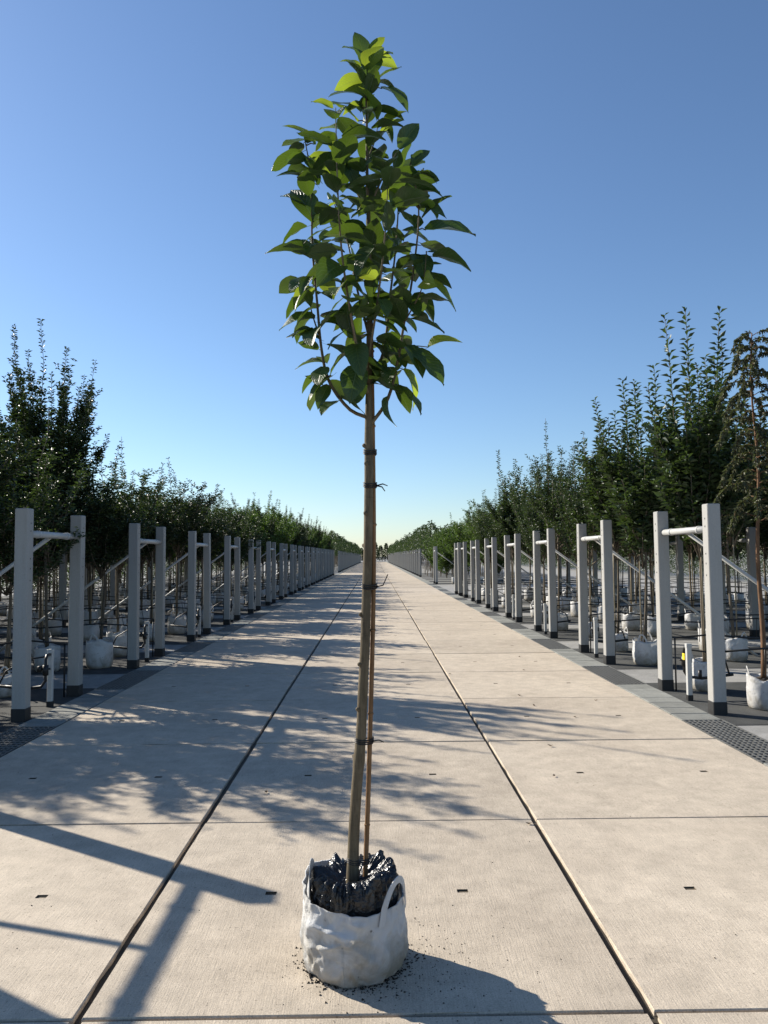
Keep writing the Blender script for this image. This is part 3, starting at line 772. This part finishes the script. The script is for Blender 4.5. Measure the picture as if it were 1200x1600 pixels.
EXPL = [[(.266, 2.969), (.474, 2.942)], [(-.207, 2.808), (-.36, 2.86)], [(-.194, 2.58), (-.344, 2.559)], [(.274, 2.463), (.386, 2.5)], [(.238, 2.745), (.382, 2.61)], [(.195, 2.45), (.32, 2.303)], [(-.121, 2.331), (-.208, 2.231)], [(-.16, 2.385), (-.265, 2.38)], [(-.173, 2.478), (-.289, 2.508)], [(-.199, 2.692), (-.273, 2.599)], [(-.197, 3.298), (-.331, 3.309)], [(-.19, 3.281), (-.272, 3.386)], [(.031, 3.607), (.057, 3.791)], [(.067, 3.685), (.14, 3.738)], [(.031, 3.557), (.158, 3.663)], [(.039, 3.502), (-.127, 3.607)], [(.009, 3.463), (-.138, 3.538)], [(.087, 3.557), (.197, 3.474)], [(-.003, 3.64), (-.065, 3.707)], [(-.05, 3.386), (-.173, 3.458)], [(.224, 3.215), (.32, 3.215)], [(-.193, 2.96), (-.278, 3.112)], [(.214, 3.078), (.342, 3.04)], [(.128, 2.304), (.193, 2.192)], [(.168, 2.37), (.251, 2.234)], [(-.161, 2.292), (-.229, 2.332)], [(-.171, 3.139), (-.251, 3.262)], [(-.179, 3.112), (-.235, 3.216)], [(.265, 2.839), (.371, 2.825)], [(.216, 3.276), (.257, 3.325)], [(-.01, 3.413), (-.13, 3.496)], [(.097, 3.413), (.189, 3.496)], [(-.091, 3.276), (-.149, 3.372)]]
allp = [(p, b, i/len(s_)) for nm, s_, b in made for i, p in enumerate(s_)]
for bp, tipp in EXPL:
    near = min((a for a in allp), key=lambda a: (a[0].x-(bp[0]-HX))**2+(a[0].z-bp[1])**2+.05*a[0].y**2)
    y0 = near[0].y; base = loc(bp, y0); d = loc(tipp, y0+rr.uniform(-.05, .05))-base
    # a short stalk from the twig carries the leaf
    L = d.length*1.06; nrm = Vector((rr.uniform(-.3, .3), rr.uniform(-.9, -.2), 1.0))
    if abs(d.x) < .04: nrm = Vector((rr.uniform(-.3, .3), -1, .2))
    par = near[1]
    sb = MB().tube([near[0], near[0].lerp(base, .6)+Vector((0, 0, .008)), base+d*.02], [.003, .0025, .002], 5).build('twig', M['bark'], par, True)
    put_leaf(par, base, d+Vector((0, 0, L*.22)), nrm, L, rr.uniform(.85, 1.1), bp[1] > 3.25 and rr.random() < .8 or rr.random() < .08)
for nm, path, b in made:
    L = sum((path[i+1]-path[i]).length for i in range(len(path)-1)); st = .16 if nm in ('left', 'right') else .10 if nm not in ('lead',) else .02
    n = int(L*(1-st)/.0300); ga = rr.uniform(0, 6)
    for k_ in range(n):
        f = st+(1-st)*(k_+.5)/n; i = f*(len(path)-1); i0 = min(int(i), len(path)-2); p = path[i0].lerp(path[i0+1], i-i0)
        ga += 2.4+rr.uniform(-.4, .4)
        hz = (p.z-2.2)/1.5
        el = rad(rr.gauss(-22+62*hz**1.2, 24)); 
        # leaves reach outwards from the crown's axis more often than inwards
        o = Vector((math.cos(ga), math.sin(ga), 0))+Vector((p.x-.07, p.y, 0))*2.2
        o.normalize(); d = o*math.cos(el)+Vector((0, 0, math.sin(el)))
        nrm = Vector((rr.gauss(0, .38), rr.gauss(0, .38), 1))+o*.25
        ll = rr.uniform(.095, .172)*(1 if p.z < 3.4 else .9)
        if nm == 'lead' and p.z < 2.5 : ll *= .8
        if p.z+d.z*ll < 2.2: d.z += .35
        young = rr.random() < max(.05, (p.z-3.05)*1.1)  # likelier with height: fresh growth plus painted backlight at the crown top
        put_leaf(b, p+d*.16*ll, d, nrm, ll, rr.uniform(.85, 1.15), young)

# ------------------------------------------------------------------ crumbs of soil, fallen bits
rr = random.Random(4); cr = MB()
def crumb(mb, x, y, s, z0=0.0):
    vs = []
    for dx, dy, dz in ((1, 0, .3), (-.5, .87, .3), (-.5, -.87, .3), (0, 0, 1.1), (0, 0, -.1)):
        vs.append((x+dx*s*rr.uniform(.6, 1.3), y+dy*s*rr.uniform(.6, 1.3), z0+max(0, dz*s*rr.uniform(.6, 1.1))))
    mb.add(vs, [(0, 1, 3), (1, 2, 3), (2, 0, 3), (1, 0, 4), (2, 1, 4), (0, 2, 4)])
for i in range(900):
    a = rr.uniform(0, 6.28); r = .17+abs(rr.gauss(0, .02))+(.10*rr.random()**3 if rr.random() < .35 else 0)
    crumb(cr, HX+r*math.cos(a), HY+r*math.sin(a), rr.uniform(.002, .007))
for i in range(260):
    r = .2+abs(rr.gauss(0, .22)); a = rr.gauss(-.35, .9); crumb(cr, HX+r*math.cos(a), HY+r*math.sin(a), rr.uniform(.0015, .0045))
for i in range(330):
    crumb(cr, rr.uniform(-2.9, 2.9), rr.uniform(2.9, 14), rr.uniform(.0015, .005))
tag(cr.build('soil_crumbs', M['soil']), 'dark soil crumbs scattered round the white bag and over the slabs', 'soil', None, 'stuff')
g = G('dry_leaf'); n1 = g.noise(g.obj(), 20, 3)
M['dry'] = g.done(g.pbr(g.mix(n1, (0.05, 0.03, 0.015), (0.16, 0.10, 0.045)), 0.8))
for i, (x, y) in enumerate([(1.68, 8.95), (1.72, 8.35), (2.45, 8.60), (2.0, 7.75), (1.33, 5.72), (.95, 4.72), (1.95, 3.2), (1.05, 10.6), (2.1, 10.9), (-1.9, 3.9), (-.7, 5.4), (2.3, 12.3), (1.5, 6.6)]):
    mb = MB(); vs = []; s = rr.uniform(.014, .026); n = 9
    for k_ in range(n):
        t = 2*math.pi*k_/n; rx, ry = s*math.cos(t)*rr.uniform(.8, 1.15), s*.55*math.sin(t)*rr.uniform(.8, 1.15)
        vs.append((rx, ry, .004+abs(rx)*.35+rr.uniform(0, .006)))
    vs.append((0, 0, .002)); mb.add(vs, [(n, k_, (k_+1) % n) for k_ in range(n)])
    o = mb.build('fallen_leaf', M['dry'], None, True, (x, y, .001)); o.rotation_euler = (0, 0, rr.uniform(0, 6))
    tag(o, 'small curled dry brown leaf lying on the pale concrete slabs', 'leaf', 'dry leaves on the road')
print('trees', ntree, 'leaves', nleaf)
